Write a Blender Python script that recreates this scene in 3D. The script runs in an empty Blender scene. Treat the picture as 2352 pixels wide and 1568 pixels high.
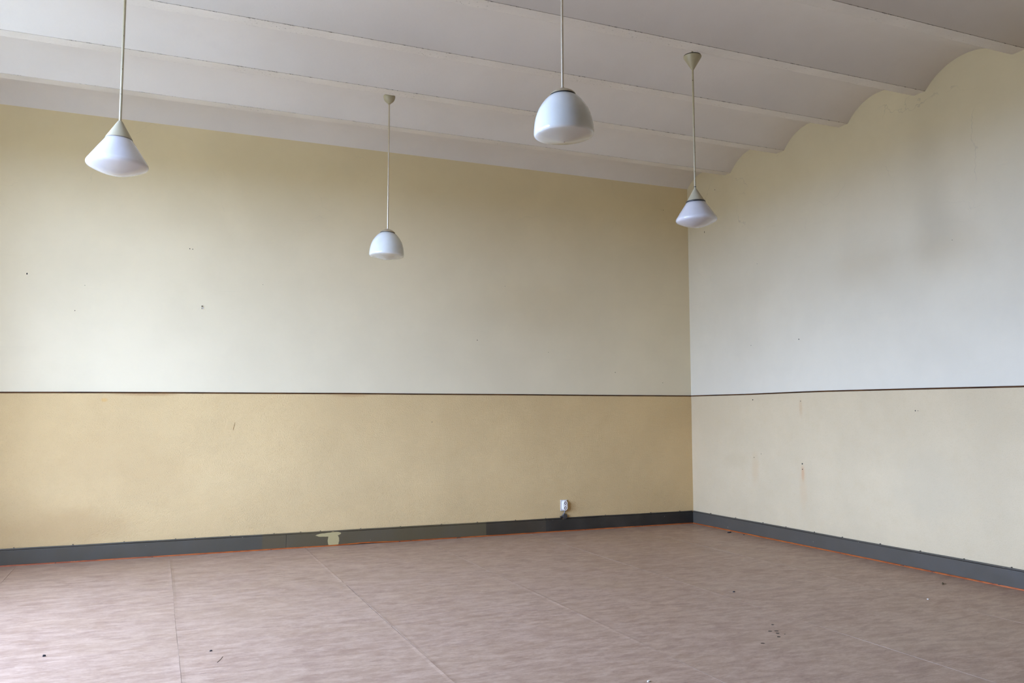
import bpy, bmesh, math, random
from mathutils import Vector, Matrix
random.seed(7)
S = bpy.context.scene
COL = S.collection

# ------------------------------------------------------------------ camera
cam_d = bpy.data.cameras.new('camera')
cam = bpy.data.objects.new('camera', cam_d); COL.objects.link(cam)
F_PX, YAW, PITCH, ROLL = 1911.97, -0.4023, 0.0861, -0.0010
cam_d.sensor_width = 36.0; cam_d.lens = F_PX / 2352.0 * 36.0
cam_d.clip_start = 0.05; cam_d.clip_end = 200
fwd = Vector((-math.sin(YAW) * math.cos(PITCH), math.cos(YAW) * math.cos(PITCH), math.sin(PITCH)))
rgt = Vector((math.cos(YAW), math.sin(YAW), 0)); upv = rgt.cross(fwd)
r2 = math.cos(ROLL) * rgt + math.sin(ROLL) * upv
u2 = -math.sin(ROLL) * rgt + math.cos(ROLL) * upv
M = Matrix((r2, u2, -fwd)).transposed().to_4x4()
M.translation = (-5.9178, -8.3993, 1.3004)
cam.matrix_world = M
S.camera = cam

# ------------------------------------------------------------------ world: clear sky, hazy and brightest at the horizon, deeper towards the zenith
SKY_STRENGTH = 35.5
SKY, GROUND = (.66, .90, 1.62), (.125, .147, .17, 1)
def sky(k): return (SKY[0] * k, SKY[1] * k, SKY[2] * k, 1)
w = bpy.data.worlds.new('sky'); S.world = w; w.use_nodes = True
nt = w.node_tree; nt.nodes.clear()
n_out = nt.nodes.new('ShaderNodeOutputWorld'); n_bg = nt.nodes.new('ShaderNodeBackground')
n_tc = nt.nodes.new('ShaderNodeTexCoord'); n_sep = nt.nodes.new('ShaderNodeSeparateXYZ')
n_rmp = nt.nodes.new('ShaderNodeValToRGB')
nt.links.new(n_tc.outputs['Generated'], n_sep.inputs[0])
n_map = nt.nodes.new('ShaderNodeMath'); n_map.operation = 'MULTIPLY_ADD'
n_map.inputs[1].default_value = .5; n_map.inputs[2].default_value = .5
nt.links.new(n_sep.outputs[2], n_map.inputs[0]); nt.links.new(n_map.outputs[0], n_rmp.inputs[0])
e = n_rmp.color_ramp.elements
e[0].position = 0.0; e[0].color = GROUND
e[1].position = 1.0; e[1].color = sky(.72)
for pos, c in ((.495, GROUND), (.505, sky(1.0)), (.59, sky(.98)), (.68, sky(.91)), (.80, sky(.82)), (.92, sky(.75))):
    k = n_rmp.color_ramp.elements.new(pos); k.color = c
n_bg.inputs['Strength'].default_value = SKY_STRENGTH
nt.links.new(n_rmp.outputs[0], n_bg.inputs[0]); nt.links.new(n_bg.outputs[0], n_out.inputs[0])

# room size and window openings (used by the daylight portals and the left wall)
XL, YF = -8.15, -9.4
WINDOWS = [(-3.45, -1.55), (-5.7, -3.8)]   # y ranges
W_SILL, W_HEAD = 0.60, 3.75
for y0, y1 in WINDOWS:           # sampling portals for the sky in each window opening: they give off no light of their own
    ld = bpy.data.lights.new('window_portal', 'AREA'); ld.shape = 'RECTANGLE'
    ld.size = y1 - y0; ld.size_y = W_HEAD - W_SILL
    ld.cycles.is_portal = True
    lo = bpy.data.objects.new('window_portal', ld); COL.objects.link(lo)
    lo.matrix_world = Matrix(((0, 0, -1, XL - .02), (1, 0, 0, (y0 + y1) / 2), (0, -1, 0, (W_SILL + W_HEAD) / 2), (0, 0, 0, 1)))

vs = S.view_settings
S.display_settings.display_device = 'sRGB'
vs.view_transform = 'Standard'; vs.look = 'None'; vs.gamma = 1.0; vs.use_curve_mapping = False
vs.exposure = 0.0
S.cycles.max_bounces = 9; S.cycles.diffuse_bounces = 7; S.cycles.glossy_bounces = 4
S.cycles.transparent_max_bounces = 12; S.cycles.caustics_reflective = False; S.cycles.caustics_refractive = False

# ------------------------------------------------------------------ node helpers
class NM:
    def __init__(self, name):
        self.m = bpy.data.materials.new(name); self.m.use_nodes = True
        self.t = self.m.node_tree; self.t.nodes.clear()
        self.out = self.n('ShaderNodeOutputMaterial'); self.b = self.n('ShaderNodeBsdfPrincipled')
        self.t.links.new(self.b.outputs[0], self.out.inputs[0])
        self.tc = self.n('ShaderNodeTexCoord'); self.P = self.tc.outputs['Object']
    def n(self, k): return self.t.nodes.new(k)
    def l(self, a, b): self.t.links.new(a, b)
    def put(self, sock, v):
        if isinstance(v, bpy.types.NodeSocket): self.l(v, sock)
        else: sock.default_value = v
    def set(self, **kw):
        names = dict(base='Base Color', rough='Roughness', metal='Metallic', spec='Specular IOR Level', normal='Normal', coat='Coat Weight', coatr='Coat Roughness', sss='Subsurface Weight', trans='Transmission Weight')
        for k, v in kw.items():
            if k == 'base' and isinstance(v, tuple) and len(v) == 3: v = (*v, 1)
            self.put(self.b.inputs[names[k]], v)
    def scale(self, s, rot=(0, 0, 0), loc=(0, 0, 0), src=None):
        m = self.n('ShaderNodeMapping'); self.l(src or self.P, m.inputs[0])
        m.inputs['Scale'].default_value = s; m.inputs['Rotation'].default_value = rot; m.inputs['Location'].default_value = loc
        return m.outputs[0]
    def noise(self, s, detail=4, rough=.55, vec=None, dist=0.0):
        k = self.n('ShaderNodeTexNoise'); self.l(vec or self.P, k.inputs['Vector'])
        k.inputs['Scale'].default_value = s; k.inputs['Detail'].default_value = detail
        k.inputs['Roughness'].default_value = rough; k.inputs['Distortion'].default_value = dist
        return k.outputs[0]
    def math(self, op, a, b=0.0, c=0.0, clamp=False):
        k = self.n('ShaderNodeMath'); k.operation = op; k.use_clamp = clamp
        self.put(k.inputs[0], a); self.put(k.inputs[1], b); self.put(k.inputs[2], c)
        return k.outputs[0]
    def rng(self, v, a, b, c=0.0, d=1.0, smooth=True):
        k = self.n('ShaderNodeMapRange'); k.interpolation_type = 'SMOOTHSTEP' if smooth else 'LINEAR'
        self.put(k.inputs[0], v)
        for i, x in enumerate((a, b, c, d)): self.put(k.inputs[i + 1], x)
        return k.outputs[0]
    def mix(self, f, a, b, mode='MIX'):
        k = self.n('ShaderNodeMix'); k.data_type = 'RGBA'; k.blend_type = mode
        self.put(k.inputs['Factor'], f)
        ia = [i for i in k.inputs if i.name == 'A' and i.type == 'RGBA'][0]; ib = [i for i in k.inputs if i.name == 'B' and i.type == 'RGBA'][0]
        self.put(ia, (*a, 1) if isinstance(a, tuple) else a); self.put(ib, (*b, 1) if isinstance(b, tuple) else b)
        return [o for o in k.outputs if o.type == 'RGBA'][0]
    def xyz(self):
        k = self.n('ShaderNodeSeparateXYZ'); self.l(self.P, k.inputs[0]); return k.outputs
    def bump(self, h, strength=.3, dist=.01, normal=None):
        k = self.n('ShaderNodeBump'); k.inputs['Strength'].default_value = strength; k.inputs['Distance'].default_value = dist
        self.l(h, k.inputs['Height'])
        if normal is not None: self.l(normal, k.inputs['Normal'])
        return k.outputs[0]
    def spot(self, c, r, ns=None, nmul=.5):
        """soft ellipse mask around point c with radii r (object space), edge broken by noise"""
        v = self.n('ShaderNodeVectorMath'); v.operation = 'SUBTRACT'; self.l(self.P, v.inputs[0]); v.inputs[1].default_value = c
        d = self.n('ShaderNodeVectorMath'); d.operation = 'DIVIDE'; self.l(v.outputs[0], d.inputs[0]); d.inputs[1].default_value = r
        ln = self.n('ShaderNodeVectorMath'); ln.operation = 'LENGTH'; self.l(d.outputs[0], ln.inputs[0])
        s = ln.outputs['Value']
        if ns is not None: s = self.math('ADD', s, self.math('MULTIPLY', self.math('SUBTRACT', ns, .5), nmul * 2))
        return s

def plain(name, base, rough=.5, **kw):
    m = NM(name); m.set(base=base, rough=rough, **kw); return m.m

# ------------------------------------------------------------------ materials
CREAM = (.71, .595, .365)      # upper distemper, back wall
CREAM_R = (.69, .605, .415)    # paler, cooler tone for the right wall
STUCCO = (.643, .444, .190)    # rough lower plaster, back wall
STUCCO_R = (.605, .468, .258)
def mat_upper(name, cracks, base, smudges=()):
    m = NM(name)
    big = m.noise(.9, 5, .6); mid = m.noise(5, 5, .6); fine = m.noise(60, 3, .6)
    c = m.mix(m.rng(big, .35, .68), tuple(x * .96 for x in base), tuple(x * 1.03 for x in base))
    c = m.mix(m.math('MULTIPLY', m.rng(mid, .5, .75), .25), c, tuple(x * y for x, y in zip(base, (.96, .95, .93))))
    v = m.n('ShaderNodeTexVoronoi'); v.feature = 'DISTANCE_TO_EDGE'; v.inputs['Scale'].default_value = 1.15
    wob = m.n('ShaderNodeVectorMath'); wob.operation = 'MULTIPLY_ADD'
    nz = m.n('ShaderNodeTexNoise'); m.l(m.P, nz.inputs['Vector']); nz.inputs['Scale'].default_value = 3.2; nz.inputs['Detail'].default_value = 5
    m.l(nz.outputs['Color'], wob.inputs[0]); wob.inputs[1].default_value = (.45, .45, .45); m.l(m.P, wob.inputs[2])
    m.l(wob.outputs[0], v.inputs['Vector'])
    zz = m.xyz()[2]
    crack = m.math('MULTIPLY', m.math('LESS_THAN', v.outputs['Distance'], .0035), m.rng(m.noise(1.7, 2), .5, .62))
    crack = m.math('MULTIPLY', crack, m.rng(zz, 2.6, 3.6, .0, cracks))
    c = m.mix(m.math('MULTIPLY', crack, .35), c, (.36, .32, .25))
    # faint scuffs just above the trim line
    sc = m.noise(1, 4, .6, m.scale((1.6, 1.6, 14)))
    c = m.mix(m.math('MULTIPLY', m.rng(sc, .62, .78), .16), c, tuple(x * .82 for x in base))
    for (p, r, k) in smudges:       # soft darker smudges on the paint
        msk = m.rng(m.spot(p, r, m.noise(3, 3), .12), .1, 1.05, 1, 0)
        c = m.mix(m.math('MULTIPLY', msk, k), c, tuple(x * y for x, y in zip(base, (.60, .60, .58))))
    h = m.math('ADD', m.math('MULTIPLY', fine, .25), m.math('ADD', mid, m.math('MULTIPLY', crack, -1.2)))
    m.set(base=c, rough=.62, spec=.35, normal=m.bump(h, .16, .010))
    return m.m
M_UP_B = mat_upper('smooth_cream_plaster_back', .35, CREAM)
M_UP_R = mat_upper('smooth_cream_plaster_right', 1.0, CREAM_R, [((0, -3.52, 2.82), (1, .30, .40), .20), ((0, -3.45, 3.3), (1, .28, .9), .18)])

def mat_lower(name, strength, base, stains):
    m = NM(name)
    big = m.noise(1.1, 5, .62); mid = m.noise(7, 4, .6)
    comb = m.noise(1, 4, .6, m.scale((105, 105, 125), (0, .65, 0)))
    comb2 = m.noise(1, 3, .6, m.scale((210, 210, 190), (0, -.4, 0)))
    sweep = m.noise(1, 3, .5, m.scale((5, 5, 12), (0, .5, 0)))
    h = m.math('ADD', m.math('MULTIPLY', comb, 1.0), m.math('ADD', m.math('MULTIPLY', comb2, .5), m.math('MULTIPLY', sweep, 1.1)))
    c = m.mix(m.rng(big, .32, .7), tuple(x * .95 for x in base), tuple(x * 1.04 for x in base))
    c = m.mix(m.math('MULTIPLY', m.rng(mid, .45, .75), .22), c, tuple(a * b for a, b in zip(base, (.95, .90, .82))))
    c = m.mix(m.math('MULTIPLY', m.rng(comb, .30, .48, 1, 0), .16), c, tuple(a * b for a, b in zip(base, (.62, .55, .48))))       # dirt caught in the pits
    for (p, r, col, k) in stains:
        msk = m.rng(m.spot(p, r, m.noise(6, 5, .65), .45), .25, 1.05, 1, 0)
        c = m.mix(m.math('MULTIPLY', msk, k), c, tuple(a * b for a, b in zip(base, col)))
    m.set(base=c, rough=.66, spec=.35, normal=m.bump(h, strength, .010))
    return m.m
M_LO_B = mat_lower('rough_stucco_back', .55, STUCCO, [      # stain colour = factor on the plaster colour
    ((-6.35, 0, .95), (.55, 1, .55), (.80, .76, .72), .30), ((-5.9, 0, .75), (.45, 1, .35), (.84, .80, .75), .35),
    ((-6.6, 0, .30), (.7, 1, .22), (.82, .76, .70), .5), ((-6.356, 0, 1.425), (.035, 1, .022), (1.0, .80, .45), .6),
    ((-6.0, 0, 1.485), (.35, 1, .03), (.65, .50, .38), .6), ((-4.1, 0, 1.49), (.3, 1, .03), (.65, .5, .38), .5)])
M_LO_R = mat_lower('rough_stucco_right', .34, STUCCO_R, [
    ((0, -1.86, .70), (1, .028, .10), (.92, .55, .40), .65), ((0, -1.86, .55), (1, .07, .30), (.97, .86, .78), .45),
    ((0, -1.14, .72), (1, .09, .22), (.95, .82, .72), .40), ((0, -1.86, 1.35), (1, .03, .12), (.9, .7, .6), .4),
    ((0, -.85, .78), (1, .3, .12), (.84, .82, .78), .35), ((0, -3.3, .7), (1, .5, .45), (.90, .92, .95), .5)])

def mat_ceiling():
    m = NM('limewashed_vault_plaster')
    c = m.mix(m.rng(m.noise(.8, 5, .6), .35, .7), (0.707, 0.668, 0.626), (0.757, 0.717, 0.674))
    c = m.mix(m.math('MULTIPLY', m.rng(m.noise(4, 4), .55, .75), .2), c, (0.647, 0.605, 0.560))
    m.set(base=c, rough=.8, spec=.2, normal=m.bump(m.noise(45, 4, .6), .10, .008))
    return m.m
M_CEIL = mat_ceiling()
def mat_beam():
    """white painted flange: paint flaked off along both edges (object Y: 0 = middle)"""
    m = NM('flaking_white_beam_paint')
    X, Y, Z = m.xyz()
    ay = m.math('ABSOLUTE', Y)
    edge = m.rng(ay, .0515, .0558, 0, 1)
    dash = m.noise(1, 6, .8, m.scale((22, 60, 20)))
    near = m.rng(Y, -.02, .02, 1.0, .45)
    d1 = m.math('MULTIPLY', m.math('MULTIPLY', m.rng(edge, .3, .9), near), m.math('MULTIPLY', m.rng(dash, .52, .62), .8))
    flk = m.noise(1, 5, .7, m.scale((38, 55, 30)))
    zone = m.noise(.9, 2, .5)
    d2 = m.math('MULTIPLY', m.rng(flk, .61, .65), m.rng(zone, .42, .62))
    d = m.math('MAXIMUM', d1, m.math('MULTIPLY', d2, .7))
    c = m.mix(m.rng(m.noise(2.0, 4), .35, .7), (0.720, 0.679, 0.628), (0.791, 0.749, 0.695))
    c = m.mix(d, c, (.085, .062, .045))
    h = m.math('SUBTRACT', m.noise(30, 5, .65), m.math('MULTIPLY', d, .8))
    m.set(base=c, rough=.6, spec=.35, normal=m.bump(h, .35, .008))
    return m.m
M_BEAM = mat_beam()
M_DARKGAP = plain('dark_gap', (.03, .026, .022), .9)

def mat_lino():
    m = NM('marbled_pink_linoleum')
    oi = m.n('ShaderNodeObjectInfo')
    off = m.n('ShaderNodeCombineXYZ'); m.l(m.math('MULTIPLY', oi.outputs['Random'], 40), off.inputs[2])
    add = m.n('ShaderNodeVectorMath'); add.operation = 'ADD'; m.l(m.P, add.inputs[0]); m.l(off.outputs[0], add.inputs[1])
    m.P = add.outputs[0]
    a = m.noise(1, 7, .76, m.scale((6.0, 18, 6)), .3)
    b = m.noise(1, 7, .76, m.scale((14, 48, 10)), .4)
    f = m.noise(1, 4, .7, m.scale((60, 240, 30)))
    c0 = m.mix(m.rng(a, .33, .67), (.290, .178, .106), (.415, .277, .177))
    c0 = m.mix(m.math('MULTIPLY', m.rng(b, .50, .68), .55), c0, (.500, .355, .238))
    c0 = m.mix(m.math('MULTIPLY', m.rng(m.noise(1, 7, .76, m.scale((13, 44, 10), loc=(3, 7, 1)), .5), .53, .70), .50), c0, (.235, .138, .080))
    c0 = m.mix(m.math('MULTIPLY', m.rng(m.noise(.7, 3), .45, .7), .25), c0, (.325, .210, .110))
    veins = m.noise(1, 7, .85, m.scale((34, 110, 12), loc=(9, 2, 4)), .8)
    clus = m.rng(m.noise(1, 5, .7, m.scale((5.0, 13, 6), loc=(5, 1, 8)), .4), .50, .66)
    c0 = m.mix(m.math('MULTIPLY', clus, .42), c0, (.225, .128, .082))
    c0 = m.mix(m.math('MULTIPLY', m.rng(veins, .57, .62), m.math('MULTIPLY_ADD', clus, .6, .30)), c0, (.115, .066, .040))
    c0 = m.mix(m.math('MULTIPLY', m.rng(f, .50, .74), .25), c0, (.530, .385, .265))
    rough = m.rng(m.noise(2.3, 4), .3, .7, .42, .54)
    m.set(base=c0, rough=rough, spec=.40, normal=m.bump(m.math('ADD', f, m.noise(3, 2)), .05, .006))
    return m.m
M_LINO = mat_lino()
M_BEAD = plain('pale_weld_bead', (.34, .24, .155), .55)
M_SUB = plain('brown_screed', (.20, .125, .065), .9)

def mat_base(name, zones):
    m = NM(name)
    m.P = m.n('ShaderNodeNewGeometry').outputs['Position']
    X, Y, Z = m.xyz()
    c = (0.088, 0.076, 0.055)
    base = None
    for (x, col) in zones:
        if base is None: base = col; c = m.mix(0.0, col, col); continue
        st = m.rng(m.math('ADD', X, m.math('MULTIPLY', m.math('SUBTRACT', m.noise(25, 3), .5), .012)), x - .004, x + .004)
        c = m.mix(st, c, col)
    c = m.mix(m.math('MULTIPLY', m.rng(m.noise(2.4, 4), .4, .7), .25), c, (0.105, 0.086, 0.059))
    chips = m.rng(m.noise(1, 2, .5, m.scale((42, 42, 42))), .775, .79)
    c = m.mix(chips, c, (.60, .55, .42))
    m.set(base=c, rough=m.rng(m.noise(6, 4), .3, .7, .30, .44), spec=.5, normal=m.bump(m.noise(14, 4, .6), .12, .006))
    return m
def finish_base_patch(m):
    """cream undercoat laid bare in one irregular patch"""
    p1 = m.rng(m.spot((-4.33, 0, .112), (.115, 1, .018), m.noise(18, 3), .35), .9, 1.0, 1, 0)
    p2 = m.rng(m.spot((-4.27, 0, .055), (.055, 1, .085), m.noise(18, 3), .30), .9, 1.0, 1, 0)
    p3 = m.rng(m.spot((-4.25, 0, .118), (.055, 1, .02), m.noise(18, 3), .30), .9, 1.0, 1, 0)
    pm = m.math('MAXIMUM', m.math('MAXIMUM', p1, p2), p3)
    src = m.b.inputs['Base Color'].links[0].from_socket
    m.set(base=m.mix(pm, src, (.42, .325, .135)))
    return m.m
M_BASE_B = finish_base_patch(mat_base('worn_grey_baseboard_paint_corner_shade', [(-9, (.078, .067, .043)), (-4.9488, (.098, .073, .033)), (-2.6534, (.048, .036, .020)), (-1.95, (.024, .020, .014))]))  # real paint zones; the last, near-black one paints in the corner shade
M_BASE_R = mat_base('slate_grey_baseboard_paint', [(-9, (.080, .068, .046))]).m

M_BOUNCE_CUT = plain('dark_bounce_cut_panelling', (.085, .05, .028), .45)  # dark tone for the added panelling that cuts bounced light
def mat_orange():
    m = NM('orange_stained_strip')
    c = m.mix(m.rng(m.noise(1, 5, .65, m.scale((10, 10, 60))), .35, .68), (.26, .050, .006), (.44, .105, .014))
    nick = m.rng(m.noise(1, 4, .7, m.scale((13, 13, 22))), .61, .66)
    c = m.mix(nick, c, (.035, .022, .015))
    m.set(base=c, rough=.45, spec=.4, normal=m.bump(m.noise(40, 4), .2, .004))
    return m.m
M_ORANGE = mat_orange()
def mat_rail():
    m = NM('dark_brown_stained_rail')
    c = m.mix(m.rng(m.noise(1, 5, .65, m.scale((3, 3, 30))), .35, .68), (.036, .013, .003), (.100, .038, .008))
    m.set(base=c, rough=.6, spec=.15); return m.m
M_RAIL = mat_rail()

def mat_opal(name, tint):
    m = NM(name)
    c = m.mix(m.rng(m.noise(9, 4), .4, .75), tint, tuple(x * .94 for x in tint))
    m.set(base=c, rough=.10, spec=.55, sss=.75)
    m.b.inputs['Subsurface Radius'].default_value = (.09, .09, .10); m.b.inputs['Subsurface Scale'].default_value = 1.0
    m.b.inputs['Coat Weight'].default_value = .3; m.b.inputs['Coat Roughness'].default_value = .04
    return m.m
M_OPAL_D = mat_opal('opal_glass_cool', (.65, .655, .59))
M_OPAL_C = mat_opal('opal_glass_lilac', (.60, .583, .565))
def mat_cream_metal(name, base, chipk):
    m = NM(name)
    c = m.mix(m.rng(m.noise(8, 4), .35, .7), base, tuple(x * .88 for x in base))
    chip = m.rng(m.noise(1, 4, .7, m.scale((60, 60, 45))), chipk, chipk + .03)
    c = m.mix(chip, c, (.07, .045, .025))
    m.set(base=c, rough=.38, spec=.45); return m.m
M_CREAM = mat_cream_metal('cream_enamel', (.44, .385, .25), .70)
M_ROD = mat_cream_metal('cream_rod_enamel', (.47, .41, .265), .66)
M_ROD_CHROME = plain('dull_nickel_tube', (.64, .57, .43), .32, metal=.75)
M_CAP = plain('brushed_nickel_cap', (.52, .44, .29), .36, metal=.6)
M_RUBBER = plain('dark_grey_gasket', (.035, .034, .030), .28)
M_GREYRING = plain('grey_gasket', (.22, .19, .15), .5)
M_PLASTIC = plain('white_plastic', (.78, .72, .62), .32)
M_PLATE = plain('grey_white_back_plate', (.56, .51, .42), .45)
M_CONTACT = plain('brown_socket_recess', (.30, .22, .16), .5)
M_PIPE = plain('grey_pipe_paint', (.20, .175, .14), .45)
M_HOLE = plain('black_hole', (.015, .013, .012), .9)
M_JBOX = plain('dark_brown_painted_box', (.045, .038, .030), .45)
M_WHITEFRAME = plain('white_window_paint', (.72, .72, .70), .4)
M_BLACKBIT = plain('black_flake', (.012, .012, .013), .6)
M_BROWNBIT = plain('brown_leaf_bit', (.09, .06, .02), .7)
M_WHITEBIT = plain('white_paint_chip', (.66, .60, .48), .6)
M_DROP = plain('dried_brown_drop', (.035, .020, .012), .5)
def mat_glass():
    m = bpy.data.materials.new('window_glass'); m.use_nodes = True; t = m.node_tree; t.nodes.clear()
    o = t.nodes.new('ShaderNodeOutputMaterial'); a = t.nodes.new('ShaderNodeBsdfTransparent'); g = t.nodes.new('ShaderNodeBsdfGlossy')
    a.inputs[0].default_value = (.97, .98, .975, 1); g.inputs['Roughness'].default_value = .02
    x = t.nodes.new('ShaderNodeMixShader'); x.inputs[0].default_value = .05
    t.links.new(a.outputs[0], x.inputs[1]); t.links.new(g.outputs[0], x.inputs[2]); t.links.new(x.outputs[0], o.inputs[0])
    return m
M_GLASS = mat_glass()

# ------------------------------------------------------------------ mesh helpers
def obj(name, bm, mat, parent=None, loc=(0, 0, 0), smooth=None, kind=None):
    bmesh.ops.recalc_face_normals(bm, faces=bm.faces[:])
    me = bpy.data.meshes.new(name); bm.to_mesh(me); bm.free()
    me.materials.append(mat)
    if smooth is not None:
        me.polygons.foreach_set('use_smooth', [True] * len(me.polygons)); me.set_sharp_from_angle(angle=math.radians(smooth))
    o = bpy.data.objects.new(name, me); COL.objects.link(o); o.location = loc
    if parent: o.parent = parent
    if kind: o['kind'] = kind
    return o
def tag(o, label, cat, group=None, kind=None):
    o['label'] = label; o['category'] = cat
    if group: o['group'] = group
    if kind: o['kind'] = kind
    return o
def empty(name, loc):
    o = bpy.data.objects.new(name, None); COL.objects.link(o); o.location = loc; o.empty_display_size = .1; return o
def box(bm, a, b, bevel=0):
    r = bmesh.ops.create_cube(bm, size=1)
    vs_ = r['verts']
    for v in vs_:
        v.co = Vector([(a[i] + b[i]) / 2 + v.co[i] * (b[i] - a[i]) for i in range(3)])
    if bevel:
        ed = list({e for v in vs_ for e in v.link_edges})
        bmesh.ops.bevel(bm, geom=ed, offset=bevel, segments=2, affect='EDGES', profile=.7)
def BX(a, b, bevel=0):
    bm = bmesh.new(); box(bm, a, b, bevel); return bm
def lathe(prof, seg=64):
    """closed surface of revolution about Z; profile = (r, z) from one end to the other"""
    bm = bmesh.new(); rings = []
    for r, z in prof:
        if r < 1e-6: rings.append([bm.verts.new((0, 0, z))])
        else: rings.append([bm.verts.new((r * math.cos(2 * math.pi * i / seg), r * math.sin(2 * math.pi * i / seg), z)) for i in range(seg)])
    for A, B in zip(rings, rings[1:]):
        for i in range(seg):
            j = (i + 1) % seg
            if len(A) == 1 and len(B) == 1: continue
            if len(A) == 1: bm.faces.new((A[0], B[i], B[j]))
            elif len(B) == 1: bm.faces.new((A[i], A[j], B[0]))
            else: bm.faces.new((A[i], A[j], B[j], B[i]))
    for R in (rings[0], rings[-1]):
        if len(R) > 1: bm.faces.new(R)
    return bm
def tube(pts, r, seg=10, taper=None):
    bm = bmesh.new(); rings = []
    pts = [Vector(p) for p in pts]
    for k, p in enumerate(pts):
        d = (pts[min(k + 1, len(pts) - 1)] - pts[max(k - 1, 0)]).normalized()
        a = d.cross(Vector((0, 0, 1)));
        if a.length < 1e-3: a = d.cross(Vector((0, 1, 0)))
        a.normalize(); b = d.cross(a); rr = r if taper is None else r * taper[k]
        rings.append([bm.verts.new(p + rr * (math.cos(2 * math.pi * i / seg) * a + math.sin(2 * math.pi * i / seg) * b)) for i in range(seg)])
    for A, B in zip(rings, rings[1:]):
        for i in range(seg): bm.faces.new((A[i], A[(i + 1) % seg], B[(i + 1) % seg], B[i]))
    bm.faces.new(rings[0]); bm.faces.new(rings[-1]); return bm
def sweep(path, prof):
    """prof(k) -> list of points for path index k; closed section swept along"""
    bm = bmesh.new(); rings = [[bm.verts.new(q) for q in prof(p)] for p in path]
    n = len(rings[0])
    for A, B in zip(rings, rings[1:]):
        for i in range(n): bm.faces.new((A[i], A[(i + 1) % n], B[(i + 1) % n], B[i]))
    bm.faces.new(rings[0]); bm.faces.new(rings[-1]); return bm
def lerp_tab(tab, x):
    if x <= tab[0][0]: return tab[0][1]
    for (a, va), (b, vb) in zip(tab, tab[1:]):
        if x <= b: return va + (vb - va) * (x - a) / (b - a)
    return tab[-1][1]

# ------------------------------------------------------------------ floor: linoleum sheets over a screed
floor = obj('floor', BX((XL - .4, YF - .4, -.25), (.4, .4, -.004)), M_SUB)
tag(floor, 'floor of marbled pinkish brown linoleum sheets laid side by side', 'floor', kind='structure')
def sheet(x0, x1, y0, y1, lift, j0=.0012, j1=.0012):
    bm = bmesh.new(); n = max(2, int((y1 - y0) / .06)); rows = []
    ph = random.uniform(0, 9)
    for i in range(n + 1):
        y = y0 + (y1 - y0) * i / n
        a = x0 + random.uniform(-j0, j0) + .002 * math.sin(y * 2.1 + ph); b = x1 + random.uniform(-j1, j1) + .002 * math.sin(y * 2.1 + ph + 1)
        curl = lift + .0008 * math.sin(y * 1.7 + ph)
        rows.append([bm.verts.new(p) for p in ((a, y, -.0045), (a, y, curl), (a + .02, y, 0), (b - .02, y, 0), (b, y, curl), (b, y, -.0045))])
    for A, B in zip(rows, rows[1:]):
        for i in range(6): bm.faces.new((A[i], A[(i + 1) % 6], B[(i + 1) % 6], B[i]))
    bm.faces.new(rows[0]); bm.faces.new(rows[-1])
    return obj('linoleum_sheet', bm, M_LINO, floor)
G = .0006
seams = [XL - .02, -6.98, -5.765, -4.548, -3.342, -2.138, -.93, .02]
for i, (a, b) in enumerate(zip(seams, seams[1:])):
    open_a, open_b = abs(a + 4.548) < .01, abs(b + 4.548) < .01
    j0 = .0018 if open_a else .0003; j1 = .0018 if open_b else .0003
    ga = .0026 if open_a else G; gb = .0010 if open_b else G
    cuts = [YF - .02, .02]
    if i == 3: cuts = [YF - .02, -3.28, .02]
    for y0, y1 in zip(cuts, cuts[1:]):
        sheet(a + ga, b - gb, y0 + G * .5, y1 - G * .5, .0015 if abs(b + 4.548) < .01 or abs(a + 5.765) < .01 else .0006, j0, j1)
# raised weld beads along the seams
for k, x in enumerate(seams[1:-1]):
    path = [YF + i * (0.0 - YF) / 170 for i in range(171)]
    wj = {y: (.0012 * math.sin(y * 2.1 + k) + random.uniform(-.0005, .0005), .0016 + .0010 * math.sin(y * 1.3 + k * 2) + random.uniform(0, .0004)) for y in path}
    off = -.0036 if abs(x + 4.548) < .01 else 0
    def prof(y):
        dx, hw_ = wj[y]; hw_ = max(.0005, hw_ * .7)
        return [(x + off + dx - hw_, y, -.002), (x + off + dx - hw_ * .6, y, .0007), (x + off + dx + hw_ * .6, y, .0007), (x + off + dx + hw_, y, -.002)]
    obj('weld_bead', sweep(path, prof), M_BEAD, floor)
# dried drops on the linoleum
def blob(name, x, y, rx, ry, rot, mat, parent=None, h=.0012, z=0.0, jag=.18, n=14):
    bm = bmesh.new(); top = []; bot = []
    for i in range(n):
        t = 2 * math.pi * i / n; k = 1 + random.uniform(-jag, jag)
        px, py = rx * k * math.cos(t), ry * k * math.sin(t)
        c, s = math.cos(rot), math.sin(rot)
        top.append(bm.verts.new((.82 * (px * c - py * s), .82 * (px * s + py * c), h)))
        bot.append(bm.verts.new((px * c - py * s, px * s + py * c, 0)))
    bm.faces.new(top); bm.faces.new(bot)
    for i in range(n): bm.faces.new((bot[i], bot[(i + 1) % n], top[(i + 1) % n], top[i]))
    return obj(name, bm, mat, parent, (x, y, z))
for x, y, r in ((-2.374, -4.179, .012), (-2.493, -4.296, .013), (-2.455, -4.306, .013), (-2.486, -4.353, .014), (-2.532, -4.417, .014), (-2.711, -4.491, .012), (-2.46, -4.385, .005)):
    blob('dried_drop', x, y, r, r * .75, random.uniform(-.5, .5), M_DROP, floor)

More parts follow.
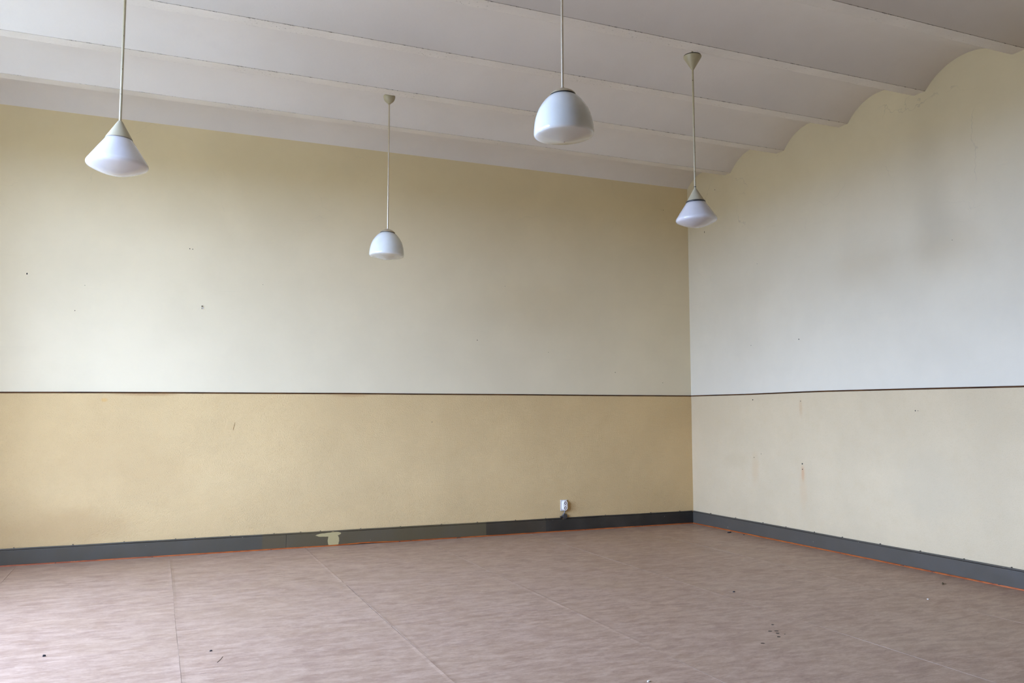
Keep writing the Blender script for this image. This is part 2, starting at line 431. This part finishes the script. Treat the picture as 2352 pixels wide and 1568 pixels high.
# ------------------------------------------------------------------ walls
ZD = 1.5
TAB_B = [(-9, 1.478), (-7.174, 1.486), (-6.499, 1.492), (-5.773, 1.496), (-4.99, 1.498), (-4.142, 1.502), (-3.459, 1.502), (-2.22, 1.505), (-1.351, 1.504), (0, 1.507)]
TAB_R = [(-12, 1.47), (-4.196, 1.496), (-3.221, 1.504), (-2.546, 1.508), (-2.219, 1.510), (-1.804, 1.509), (-1.066, 1.504), (-.53, 1.506), (0, 1.507)]
wall_back = obj('wall_back', BX((XL - .4, 0, -.1), (.4, .35, 4.45)), M_UP_B)
tag(wall_back, 'long cream back wall, smooth above and rough stucco below the brown rail', 'wall', kind='structure')
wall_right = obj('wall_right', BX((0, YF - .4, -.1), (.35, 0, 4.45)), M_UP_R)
tag(wall_right, 'pale cream side wall meeting the scalloped vault ends', 'wall', kind='structure')
wall_front = obj('wall_front', BX((XL - .4, YF - .35, -.1), (.4, YF, 4.45)), M_BOUNCE_CUT)
tag(wall_front, 'unseen wall behind the viewer with dark panels added to cut bounced light', 'wall', kind='structure')
for k in range(7):  # made-up dark panels behind the camera, added to lower the bounce light
    obj('bounce_cut_panel', BX((XL + .08 + k * 1.135, YF - .01, .12), (XL + 1.15 + k * 1.135, YF + .03, 3.9), .01), M_BOUNCE_CUT, wall_front)
def wall_band(xs, fn, z0, thick, name, mat, parent, axis):
    """rough plaster band, a few millimetres proud, gently uneven"""
    bm = bmesh.new(); nz = 14; front = []
    for s in xs:
        zt = fn(s); colv = []
        for k in range(nz + 1):
            z = z0 + (zt - z0) * k / nz
            d = thick + .0016 * math.sin(s * 2.3 + z * 3.1) + .0012 * math.sin(s * 5.1 - z * 6.7 + 1) + .0008 * math.sin(s * 11 + z * 13)
            if k == nz: d = thick * .7
            colv.append(bm.verts.new((s, -d, z) if axis == 'x' else (-d, s, z)))
        front.append(colv)
    back = [[bm.verts.new((s, .01, z) if axis == 'x' else (.01, s, z)) for z in (z0, fn(s))] for s in xs]
    for i in range(len(xs) - 1):
        for k in range(nz): bm.faces.new((front[i][k], front[i + 1][k], front[i + 1][k + 1], front[i][k + 1]))
        bm.faces.new((front[i][nz], front[i + 1][nz], back[i + 1][1], back[i][1]))
        bm.faces.new((front[i][0], back[i][0], back[i + 1][0], front[i + 1][0]))
    return obj(name, bm, mat, parent, smooth=40)
xs = [XL + i * (0 - XL) / 110 for i in range(111)]
lb = wall_band(xs, lambda s: lerp_tab(TAB_B, s), .02, .007, 'rough_plaster', M_LO_B, wall_back, 'x')
ys = [YF + i * (0 - YF) / 150 for i in range(151)]
lr = wall_band(ys, lambda s: lerp_tab(TAB_R, s), .02, .005, 'rough_plaster', M_LO_R, wall_right, 'y')
# left wall with window openings
def left_wall(z0, z1, xo, name, mat, parent=None, proud=0):
    bm = bmesh.new(); prev = 0.35
    spans = []
    for y0, y1 in WINDOWS:
        spans.append((y1, prev, None)); spans.append((y0, y1, 'w')); prev = y0
    spans.append((YF - .35, prev, None))
    for a, b, t in spans:
        if t is None: box(bm, (XL - .42, a, z0), (XL + proud, b, z1))
        else:
            if W_SILL > z0: box(bm, (XL - .42, a, z0), (XL + proud, b, min(z1, W_SILL)))
            if z1 > W_HEAD: box(bm, (XL - .42, a, W_HEAD), (XL + proud, b, z1))
    return obj(name, bm, mat, parent)
wall_left = left_wall(-.1, 4.45, 0, 'wall_left', M_UP_B)
tag(wall_left, 'cream window wall with two tall windows', 'wall', kind='structure')
for i, (y0, y1) in enumerate(WINDOWS):
    wroot = empty('window_%d' % (i + 1), (XL - .22, (y0 + y1) / 2, W_SILL))
    tag(wroot, ['white framed tall window nearest the back wall', 'second tall white window from the back wall'][i], 'window', kind='structure')
    hw, H = (y1 - y0) / 2, W_HEAD - W_SILL
    bm = bmesh.new(); t = .055
    for a, b in (((-.03, -hw, 0), (.03, -hw + t, H)), ((-.03, hw - t, 0), (.03, hw, H)), ((-.03, -hw + t, 0), (.03, hw - t, t)), ((-.03, -hw + t, H - t), (.03, hw - t, H))):
        box(bm, a, b)
    obj('window_frame', bm, M_WHITEFRAME, wroot)
    obj('mullion', BX((-.025, -.025, t), (.025, .025, H - t)), M_WHITEFRAME, wroot)
    zt = H * .68
    for s in (-1, 1):
        a, b = sorted((s * .025, s * (hw - t)))
        obj('transom', BX((-.025, a, zt - .025), (.025, b, zt + .025)), M_WHITEFRAME, wroot)
        for z0, z1 in ((t, zt - .025), (zt + .025, H - t)):
            obj('window_pane', BX((-.003, a, z0), (.003, b, z1)), M_GLASS, wroot)
    obj('window_sill', BX((-.02, -hw - .04, -.035), (.30, hw + .04, -.001), .006), M_WHITEFRAME, wroot)

# ------------------------------------------------------------------ ceiling: shallow vaults sprung between painted beams
ZF = 4.0246
yf = [-.7363, -1.6069, -2.4791, -3.3442, -4.2417]; yn = [-.8475, -1.7267, -2.5972, -3.4606, -4.357]
for k in range(5, 13): yf.append(yf[-1] - .8735); yn.append(yn[-1] - .8735)
ceiling = obj('ceiling', BX((XL - .4, YF - .4, 4.36), (.4, .4, 4.6)), M_CEIL)
tag(ceiling, 'white ceiling of shallow barrel vaults between painted beams', 'ceiling', kind='structure')
def vault(ya, yb, rise):
    """arc from ya (far) to yb (near)"""
    c, hwid = (ya + yb) / 2, abs(ya - yb) / 2
    R = (hwid ** 2 + rise ** 2) / (2 * rise); N = 28; pts = []
    A = math.asin(hwid / R)
    for i in range(N + 1):
        t = -A + 2 * A * i / N
        pts.append((c - R * math.sin(t), ZF + rise - R + R * math.cos(t)))
    bm = bmesh.new(); rows = []
    for x in (XL - .06, 0.06):
        rows.append([bm.verts.new((x, y, z)) for y, z in pts] + [bm.verts.new((x, pts[-1][0], 4.37)), bm.verts.new((x, pts[0][0], 4.37))])
    n = len(rows[0])
    for i in range(n): bm.faces.new((rows[0][i], rows[0][(i + 1) % n], rows[1][(i + 1) % n], rows[1][i]))
    return obj('vault', bm, M_CEIL, ceiling, smooth=25)
prev = .022
for k in range(len(yf)):
    if yf[k] < YF: break
    vault(prev, yf[k] + .0015, .150 if k == 0 else .168)
    bm = bmesh.new(); hwid = (yf[k] - yn[k]) / 2 - .0015
    box(bm, (XL - .06, -hwid, 0), (.06, hwid, .33))
    obj('ceiling_beam', bm, M_BEAM, ceiling, (0, (yf[k] + yn[k]) / 2, ZF - .0025))
    prev = yn[k] - .0015
vault(prev, YF - .1, .16)

# ------------------------------------------------------------------ rails, baseboards, floor strips
def rail(tab, pts, axis, name, label):
    def prof(s):
        z = lerp_tab(tab, s); h, d = .0062, .013
        q = [(-.002, -h), (-d * .8, -h), (-d, -h * .4), (-d, h * .5), (-d * .7, h), (-.002, h)]
        return [((s, a, z + b) if axis == 'x' else (a, s, z + b)) for a, b in q]
    o = obj(name, sweep(pts, prof), M_RAIL, smooth=40); tag(o, label, 'wall rail', kind='structure'); return o
rail(TAB_B, [x for x in xs[::2]], 'x', 'trim_1', 'thin dark brown rail running along the long back wall')
rail(TAB_R, [y for y in ys[::2]][:-1] + [-.012], 'y', 'trim_2', 'thin dark brown rail running along the right wall')

BT = .134
def board(a, b, axis, mat, parent):
    t = .020
    bm = BX((a, -t, .004), (b, .003, BT), .003) if axis == 'x' else BX((-t, a, .004), (.003, b, BT), .003)
    return obj('board', bm, mat, parent)
bb = empty('baseboard_back', (0, 0, 0)); tag(bb, 'dark grey painted baseboard along the back wall with a bare cream patch', 'baseboard', kind='structure')
for a, b in ((XL, -4.7262), (-4.7238, 0)): board(a, b, 'x', M_BASE_B, bb)
br = empty('baseboard_right', (0, 0, 0)); tag(br, 'slate grey painted baseboard along the right wall', 'baseboard', kind='structure')
for a, b in ((-5.2, -.020), (YF, -5.2024)): board(a, b, 'y', M_BASE_R, br)
def strip(pts, axis, name, label, lift):
    w_, h_ = .029, .0105
    def prof(s):
        wv = .0015 * math.sin(s * 3.3) + .001 * math.sin(s * 8.1); l = lift(s)
        q = [(-.019, .0), (-w_ - wv, .0), (-w_ - wv, .004), (-w_ * .93 - wv, .0085), (-.0255, h_), (-.019, h_)]
        return [((s, a, b + l) if axis == 'x' else (a, s, b + l)) for a, b in q]
    o = obj(name, sweep(pts, prof), M_ORANGE, smooth=40); tag(o, label, 'floor strip', kind='structure'); return o
strip(xs[:-1] + [-.036], 'x', 'trim_3', 'orange stained wooden strip at the foot of the back wall', lambda s: .010 * max(0, 1 - abs((s + 3.95) / .30)))
strip(ys[:-1] + [-.022], 'y', 'trim_4', 'orange stained wooden strip at the foot of the right wall', lambda s: 0)

# painted cable along the top of the baseboards, held by saddle clips
def clip_mesh(axis):
    bm = bmesh.new(); n = 9; r = .0108; rings = []
    for u in (-.004, .004):
        for rr in (.0078, r):
            rings.append([bm.verts.new((u, -.010 - rr * math.sin(math.pi * i / n) , rr * math.cos(math.pi * i / n))) for i in range(n + 1)])
    A, B, C_, D = rings
    for P_, Q in ((A, B), (B, D), (D, C_), (C_, A)):
        for i in range(n): bm.faces.new((P_[i], P_[i + 1], Q[i + 1], Q[i]))
    for i in (0, n): bm.faces.new((A[i], B[i], D[i], C_[i]))
    box(bm, (-.004, -.012, .0078), (.004, -.004, .013)); box(bm, (-.004, -.0215, -.015), (.004, -.0195, -.0078))
    if axis == 'y': bmesh.ops.rotate(bm, verts=bm.verts[:], cent=(0, 0, 0), matrix=Matrix.Rotation(-math.pi / 2, 3, 'Z'))
    return bm
CZ = .1425
def cable(pts, axis, clips, mat, label):
    root = empty('conduit', (pts[0], 0, CZ) if axis == 'x' else (0, pts[0], CZ))
    P_ = [((s - pts[0], -.0135 + .0008 * math.sin(s * 4.7), .0012 * math.sin(s * 3.1) + .0006 * math.sin(s * 9)) if axis == 'x' else (-.0135 + .0008 * math.sin(s * 4.7), s - pts[0], .0012 * math.sin(s * 3.1))) for s in pts]
    obj('pipe', tube(P_, .0078, 10), mat, root, smooth=60)
    proto = None
    for s in clips:
        if proto is None: o = proto = obj('clip', clip_mesh(axis), mat, root, smooth=30)
        else: o = proto.copy(); COL.objects.link(o); o.parent = root
        o.location = (s - pts[0], 0, 0) if axis == 'x' else (0, s - pts[0], 0)
    tag(root, label, 'conduit'); return root
XJ = -1.735
cable([x for x in xs if x < XJ - .05] + [XJ - .022], 'x', [-7.4, -7.01, -6.56, -6.15, -5.72, -5.55, -5.24, -4.84, -4.59, -4.4, -4.0, -3.59, -3.15, -2.75, -2.31, -1.95], M_BASE_B, 'thin painted conduit clipped along the baseboard left of the wall socket')
cable([XJ + .022] + [x for x in xs if x > XJ + .05 and x < -.03] + [-.024], 'x', [-1.2, -.6, -.2], M_BASE_B, 'short painted conduit on the baseboard between the wall socket and the room corner')
cable([YF + .05] + [y for y in ys if YF + .1 < y < -.03] + [-.024], 'y', [-.35, -.8, -1.25, -1.6, -2.0, -2.36, -2.8, -3.22, -3.63, -4.03, -4.5], M_BASE_R, 'thin painted conduit clipped along the baseboard of the right wall')

# ------------------------------------------------------------------ wall socket and junction box
sk = empty('wall_socket', (-1.725, -.008, .285))
tag(sk, 'white double wall socket mounted low on the back wall near the corner', 'wall socket')
obj('back_plate', BX((-.043, -.010, -.060), (.037, .003, .060), .002), M_PLATE, sk)
def housing():
    bm = bmesh.new(); R, L, n = .0285, .0275, 12; rings = []
    def loop(k, y):
        q = []
        for i in range(n + 1): t = math.pi * i / n; q.append((k * R * math.cos(t), y, L + k * R * math.sin(t)))
        for i in range(n + 1): t = math.pi + math.pi * i / n; q.append((k * R * math.cos(t), y, -L + k * R * math.sin(t)))
        return [bm.verts.new(p) for p in q]
    for k, y in ((1.04, -.009), (1.04, -.036), (1.0, -.041), (.93, -.043)): rings.append(loop(k, y))
    N = len(rings[0])
    for A, B in zip(rings, rings[1:]):
        for i in range(N): bm.faces.new((A[i], A[(i + 1) % N], B[(i + 1) % N], B[i]))
    bm.faces.new(rings[0]); bm.faces.new(rings[-1])
    return bm
hs = obj('housing', housing(), M_PLASTIC, sk, smooth=35)
for dz in (.0265, -.0265):
    ring = lathe([(.0185, 0), (.0185, .004), (.0225, .005), (.0245, .003), (.0245, 0)], 28)
    bmesh.ops.rotate(ring, verts=ring.verts[:], cent=(0, 0, 0), matrix=Matrix.Rotation(math.pi / 2, 3, 'X'))
    obj('socket_rim', ring, M_PLASTIC, hs, (0, -.0425, dz), smooth=35)
    d = lathe([(.0, 0), (.0187, 0), (.0187, .0012), (0, .0012)], 24)
    bmesh.ops.rotate(d, verts=d.verts[:], cent=(0, 0, 0), matrix=Matrix.Rotation(math.pi / 2, 3, 'X'))
    obj('socket_recess', d, M_CONTACT, hs, (0, -.043, dz))
    cr = bmesh.new(); box(cr, (-.018, -.0028, -.0026), (.018, 0, .0026)); box(cr, (-.0026, -.0030, -.018), (.0026, 0, .018))
    bmesh.ops.rotate(cr, verts=cr.verts[:], cent=(0, 0, 0), matrix=Matrix.Rotation(math.pi / 4, 3, 'Y'))
    obj('socket_cross', cr, M_PLASTIC, hs, (0, -.0435, dz))
    for ax, az in ((.0095, 0), (-.0095, 0), (0, .0095), (0, -.0095)):
        hd = lathe([(0, 0), (.0030, 0), (.0030, .0008), (0, .0008)], 10)
        bmesh.ops.rotate(hd, verts=hd.verts[:], cent=(0, 0, 0), matrix=Matrix.Rotation(math.pi / 2, 3, 'X'))
        obj('pin_hole', hd, M_HOLE, hs, (ax, -.0441, dz + az))
obj('supply_pipe', tube([(.004, -.016, -.058), (.002, -.016, -.078), (-.010, -.018, -.092), (-.020, -.018, -.108)], .0062, 10), M_PIPE, sk, smooth=50)
jb = empty('junction_box', (XJ, -.0205, .165)); tag(jb, 'small round dark brown junction box on the baseboard under the white socket', 'junction box')
b_ = lathe([(.0, 0), (.0295, 0), (.0295, .024), (.027, .028), (0, .030)], 28)
bmesh.ops.rotate(b_, verts=b_.verts[:], cent=(0, 0, 0), matrix=Matrix.Rotation(math.pi / 2, 3, 'X'))
obj('box_body', b_, M_JBOX, jb, (.014, .0125, 0), smooth=35)
obj('inlet_collar', tube([(-.022, -.002, -.002), (-.040, -.002, -.006)], .010, 12), M_JBOX, jb, smooth=50)
s_ = lathe([(0, 0), (.004, 0), (.0035, .002), (0, .0022)], 12)
bmesh.ops.rotate(s_, verts=s_.verts[:], cent=(0, 0, 0), matrix=Matrix.Rotation(math.pi / 2, 3, 'X'))
obj('screw', s_, M_BASE_R, jb, (.014, -.0168, 0))

# ------------------------------------------------------------------ small holes and nails in the walls
def mark(wallo, axis, s, z, r, mat=M_HOLE, name='nail_hole', el=1.0):
    if axis == 'y': r *= .62
    bm = bmesh.new(); n = 9; f = []; b = []
    pr = .009 if z < 1.49 else .0012
    for i in range(n):
        t = 2 * math.pi * i / n; k = 1 + random.uniform(-.25, .25)
        u, v = r * k * math.cos(t), r * el * k * math.sin(t)
        f.append(bm.verts.new((u, -pr, v) if axis == 'x' else (-pr, u, v))); b.append(bm.verts.new((u, .004, v) if axis == 'x' else (.004, u, v)))
    bm.faces.new(f); bm.faces.new(b)
    for i in range(n): bm.faces.new((f[i], f[(i + 1) % n], b[(i + 1) % n], b[i]))
    return obj(name, bm, mat, wallo, (s, 0, z) if axis == 'x' else (0, s, z))
for s, z, r, el in ((-5.678, 2.865, .0045, 1.2), (-5.651, 2.863, .0045, 1), (-7.015, 2.539, .0055, 1.5), (-2.753, 2.089, .005, 1), (-1.046, 1.772, .005, .8), (-2.427, 2.698, .003, 1), (-6.554, 2.461, .0035, .6), (-6.626, 2.227, .004, 1), (-3.258, 1.211, .005, .7), (-5.0, 2.56, .003, 1), (-.35, 3.75, .004, 1), (-.4, 1.66, .0035, 1), (-1.9, 1.98, .003, 1)):
    mark(wall_back, 'x', s, z, r, el=el)
for s, z, r, el in ((-.333, 3.442, .008, 2.2), (-1.258, 2.906, .005, 1), (-1.858, 2.039, .008, 1.2), (-1.123, 2.033, .006, 1.1), (-3.652, 2.703, .004, 1), (-1.858, .800, .007, 1.5), (-1.858, .745, .005, 1.2), (-1.135, 1.443, .007, 1.3), (-1.862, 1.419, .006, 1), (-1.133, .828, .005, 1), (-3.229, 1.319, .006, 1.4), (-3.255, 1.319, .004, 1), (-1.25, .87, .004, 1.2), (-.55, 3.90, .006, 1.4)):
    mark(wall_right, 'y', s, z, r, el=el)
hook = obj('wall_hook', tube([(0, .004, .014), (0, -.010, .014), (0, -.013, .010), (0, -.013, -.016)], .0035, 8), M_HOLE, wall_back, (-5.553, 0, 2.308), smooth=50)
mark(wall_back, 'x', -5.543, 2.303, .006, M_WHITEBIT, 'plaster_chip', 1.8)
pp = obj('plaster_patch', BX((-.035, -.0095, -.035), (.035, 0, .035), .003), M_LO_B, wall_back, (0, 0, 0))
pp.location = (-5.267, 0, 1.19); pp.rotation_euler = (0, math.radians(12), 0)

# ------------------------------------------------------------------ pendant lamps
def arc_round(p0, c, p1, n=6):
    return [((1 - t) ** 2 * p0[0] + 2 * t * (1 - t) * c[0] + t * t * p1[0], (1 - t) ** 2 * p0[1] + 2 * t * (1 - t) * c[1] + t * t * p1[1]) for t in [i / n for i in range(n + 1)]]
def cone_lamp(x, y, z_top, label, ring_mat, ring_r, tilt, sc=1.0, dark_neck=False):
    """z_top: height of the tip of the enamel cone"""
    z_mount = ZF - .014
    root = empty('pendant_lamp', (x, y, z_mount)); tag(root, label, 'pendant lamp', 'conical opal pendant lamps')
    can = lathe([(.0, .004), (.067, .004), (.069, .001), (.0675, -.004), (.011, -.098), (.008, -.102), (0, -.102)], 48)
    obj('canopy', can, M_CREAM, root, smooth=30)
    obj('canopy_shadow_gap', lathe([(0, .003), (.066, .003), (.065, .010), (0, .010)], 32), M_HOLE, root)  # black disc painting in the shadow gap between canopy and vault
    L = z_top - z_mount
    obj('rod', tube([(0, 0, .10), (0, 0, L - .005)], .0072, 14), M_ROD, root, smooth=50)
    if dark_neck:
        obj('neck_collar', lathe([(0, L + .016), (.009, L + .016), (.009, L + .012), (.006, L + .011), (.006, L - .002), (.010, L - .006), (.0, L - .006)], 20), M_RUBBER, root, smooth=30)
    fit = obj('fitter', lathe([(0, 0), (.011 * sc, -.001), (.013 * sc, -.004), (.0685 * sc, -.098 * sc), (.0695 * sc, -.102 * sc), (.0, -.102 * sc)], 56), M_CREAM, root, (0, 0, L), smooth=30)
    fit.rotation_euler = tilt
    obj('gasket', lathe([(.05 * sc, -.100 * sc), (ring_r * sc, -.100 * sc), ((ring_r + .003) * sc, -.104 * sc), ((ring_r + .003) * sc, -.110 * sc), (ring_r * sc, -.114 * sc), (.05 * sc, -.114 * sc), (.05 * sc, -.100 * sc)], 56), ring_mat, fit, smooth=50)
    R = .1615
    prof = [(0, -.103), (.066, -.103)]
    prof += [(.0695, -.106), (.100, -.151), (.130, -.196), (.150, -.2265)]
    prof += arc_round((.1535, -.232), (.1655, -.2495), (.151, -.2615), 8)
    for r in (.140, .125, .105, .085, .065, .045, .025, .010): prof.append((r, -.309 + .0475 * (r / .151) ** 1.75))
    prof.append((0, -.309))
    prof = [(a * sc, b * sc) for a, b in prof]
    obj('shade', lathe(prof, 72), M_OPAL_C, fit, smooth=40)
    return root
def dome_lamp(x, y, z_top, label, tilt, sc=1.0):
    z_mount = ZF + .002
    root = empty('pendant_lamp', (x, y, z_mount)); tag(root, label, 'pendant lamp', 'domed opal pendant lamps')
    cup = [(0, .012), (.050, .012), (.0515, .006), (.0505, -.004), (.046, -.020), (.036, -.036), (.022, -.049), (.011, -.056), (.010, -.062), (0, -.063)]
    obj('canopy', lathe(cup, 40), M_CREAM, root, smooth=35)
    L = z_top - z_mount
    obj('rod', tube([(0, 0, .11), (0, 0, L - .004)], .0058, 14), M_ROD_CHROME, root, smooth=50)
    obj('rod_nut', lathe([(0, L + .009), (.0085, L + .009), (.0095, L + .006), (.0095, L - .002), (0, L - .002)], 16), M_ROD_CHROME, root, smooth=30)
    fit = obj('fitter', lathe([(0, .0005), (.016 * sc, 0), (.036 * sc, -.006 * sc), (.053 * sc, -.016 * sc), (.063 * sc, -.026 * sc), (.0635 * sc, -.029 * sc), (0, -.029 * sc)], 56), M_CAP, root, (0, 0, L), smooth=35)
    fit.rotation_euler = tilt
    obj('gasket', lathe([(.040 * sc, -.0285 * sc), (.0610 * sc, -.0285 * sc), (.0615 * sc, -.0325 * sc), (.040 * sc, -.0325 * sc), (.040 * sc, -.0285 * sc)], 56), M_RUBBER, fit)
    prof = [(0, -.031), (.056, -.031), (.0625, -.034), (.078, -.046), (.0915, -.0595), (.1075, -.080), (.1225, -.105), (.132, -.128), (.1393, -.154), (.1438, -.178), (.1463, -.202)]
    prof += arc_round((.1470, -.216), (.1475, -.232), (.1385, -.2345), 8)
    prof += [(.125, -.2375), (.105, -.2425), (.080, -.2485), (.055, -.2545), (.030, -.2600), (.012, -.2635), (0, -.2645)]
    prof = [(a * sc, b * sc) for a, b in prof]
    sh = obj('shade', lathe(prof, 72), M_OPAL_D, fit, smooth=40)
    obj('finial', lathe([(0, -.2625 * sc), (.0045 * sc, -.2635 * sc), (.0042 * sc, -.2655 * sc), (0, -.266 * sc)], 12), M_CONTACT, fit, smooth=40)
    return root
cone_lamp(-6.163, -3.28, 2.960, 'white opal cone lamp with cream cap hanging nearest the window side', M_GREYRING, .0675, (math.radians(0), math.radians(1.2), 0), 1.03)
cone_lamp(-2.239, -3.28, 2.985, 'white opal cone lamp with a dark grey ring under its cream cap', M_RUBBER, .073, (0, math.radians(-1.8), 0), .965, True)
dome_lamp(-4.152, -1.54, 2.866, 'small far dome shaped opal lamp hanging against the cream back wall', (0, math.radians(2.0), 0), 1.0)
dome_lamp(-4.212, -5.0, 2.817, 'large near dome shaped opal lamp, its rod running out of the top of the picture', (0, math.radians(-1.6), 0), .96)

# ------------------------------------------------------------------ bits lying on the floor
def bit(name, x, y, rx, ry, rot, mat, label, cat, h=.004, group=None):
    tag(blob(name, x, y, rx, ry, rot, mat, None, h, .0005, .3, 11), label, cat, group)
bit('paint_flake', -.118, -.826, .030, .012, .35, M_BLACKBIT, 'black flake lying on the floor by the right baseboard near the corner', 'flake', .008)
bit('dirt_crumb', -.085, -1.032, .008, .006, 0, M_BLACKBIT, 'tiny black crumb beside the orange strip of the right wall', 'crumb', .005)
bit('dirt_crumb', -1.994, -3.315, .014, .007, .3, M_BLACKBIT, 'small black crumb on the open brown floor below the cone lamp with dark ring', 'crumb', .005)
bit('dirt_crumb', -6.433, -3.17, .009, .008, .8, M_BLACKBIT, 'small black crumb on the bright floor at the far left', 'crumb', .008)
bit('dirt_crumb', -5.60, -3.42, .008, .005, .4, M_BLACKBIT, 'tiny black crumb on the pale floor near the leftmost seams', 'crumb', .005)
bit('paint_flake', -.90, -4.05, .012, .008, .2, M_WHITEBIT, 'white paint chip on the dark floor at the right', 'flake', .004)
bit('paint_flake', -3.672, -4.816, .012, .008, .5, M_WHITEBIT, 'pale chip on the floor at the bottom edge', 'flake', .005)
tw = empty('dry_leaf', (-.356, -3.716, .003)); tag(tw, 'dry brown leaf scrap on the floor at the far right by the baseboard', 'leaf')
obj('leaf_blade', tube([(-.035, -.030, .001), (-.01, -.008, .002), (.012, .010, .003), (.036, .028, .002)], .0045, 7, [.3, 1, 1.2, .2]), M_BROWNBIT, tw, smooth=60)
obj('leaf_stalk', tube([(0, 0, .002), (.006, -.012, .003), (.010, -.022, .002)], .0018, 6), M_BROWNBIT, tw, smooth=60)
sp = tube([(-.022, -.055, .0005), (0, 0, .0005), (.012, .045, .0005)], .0012, 6)
obj('scratch_mark', sp, M_DROP, floor, (-5.56, -3.60, 0))
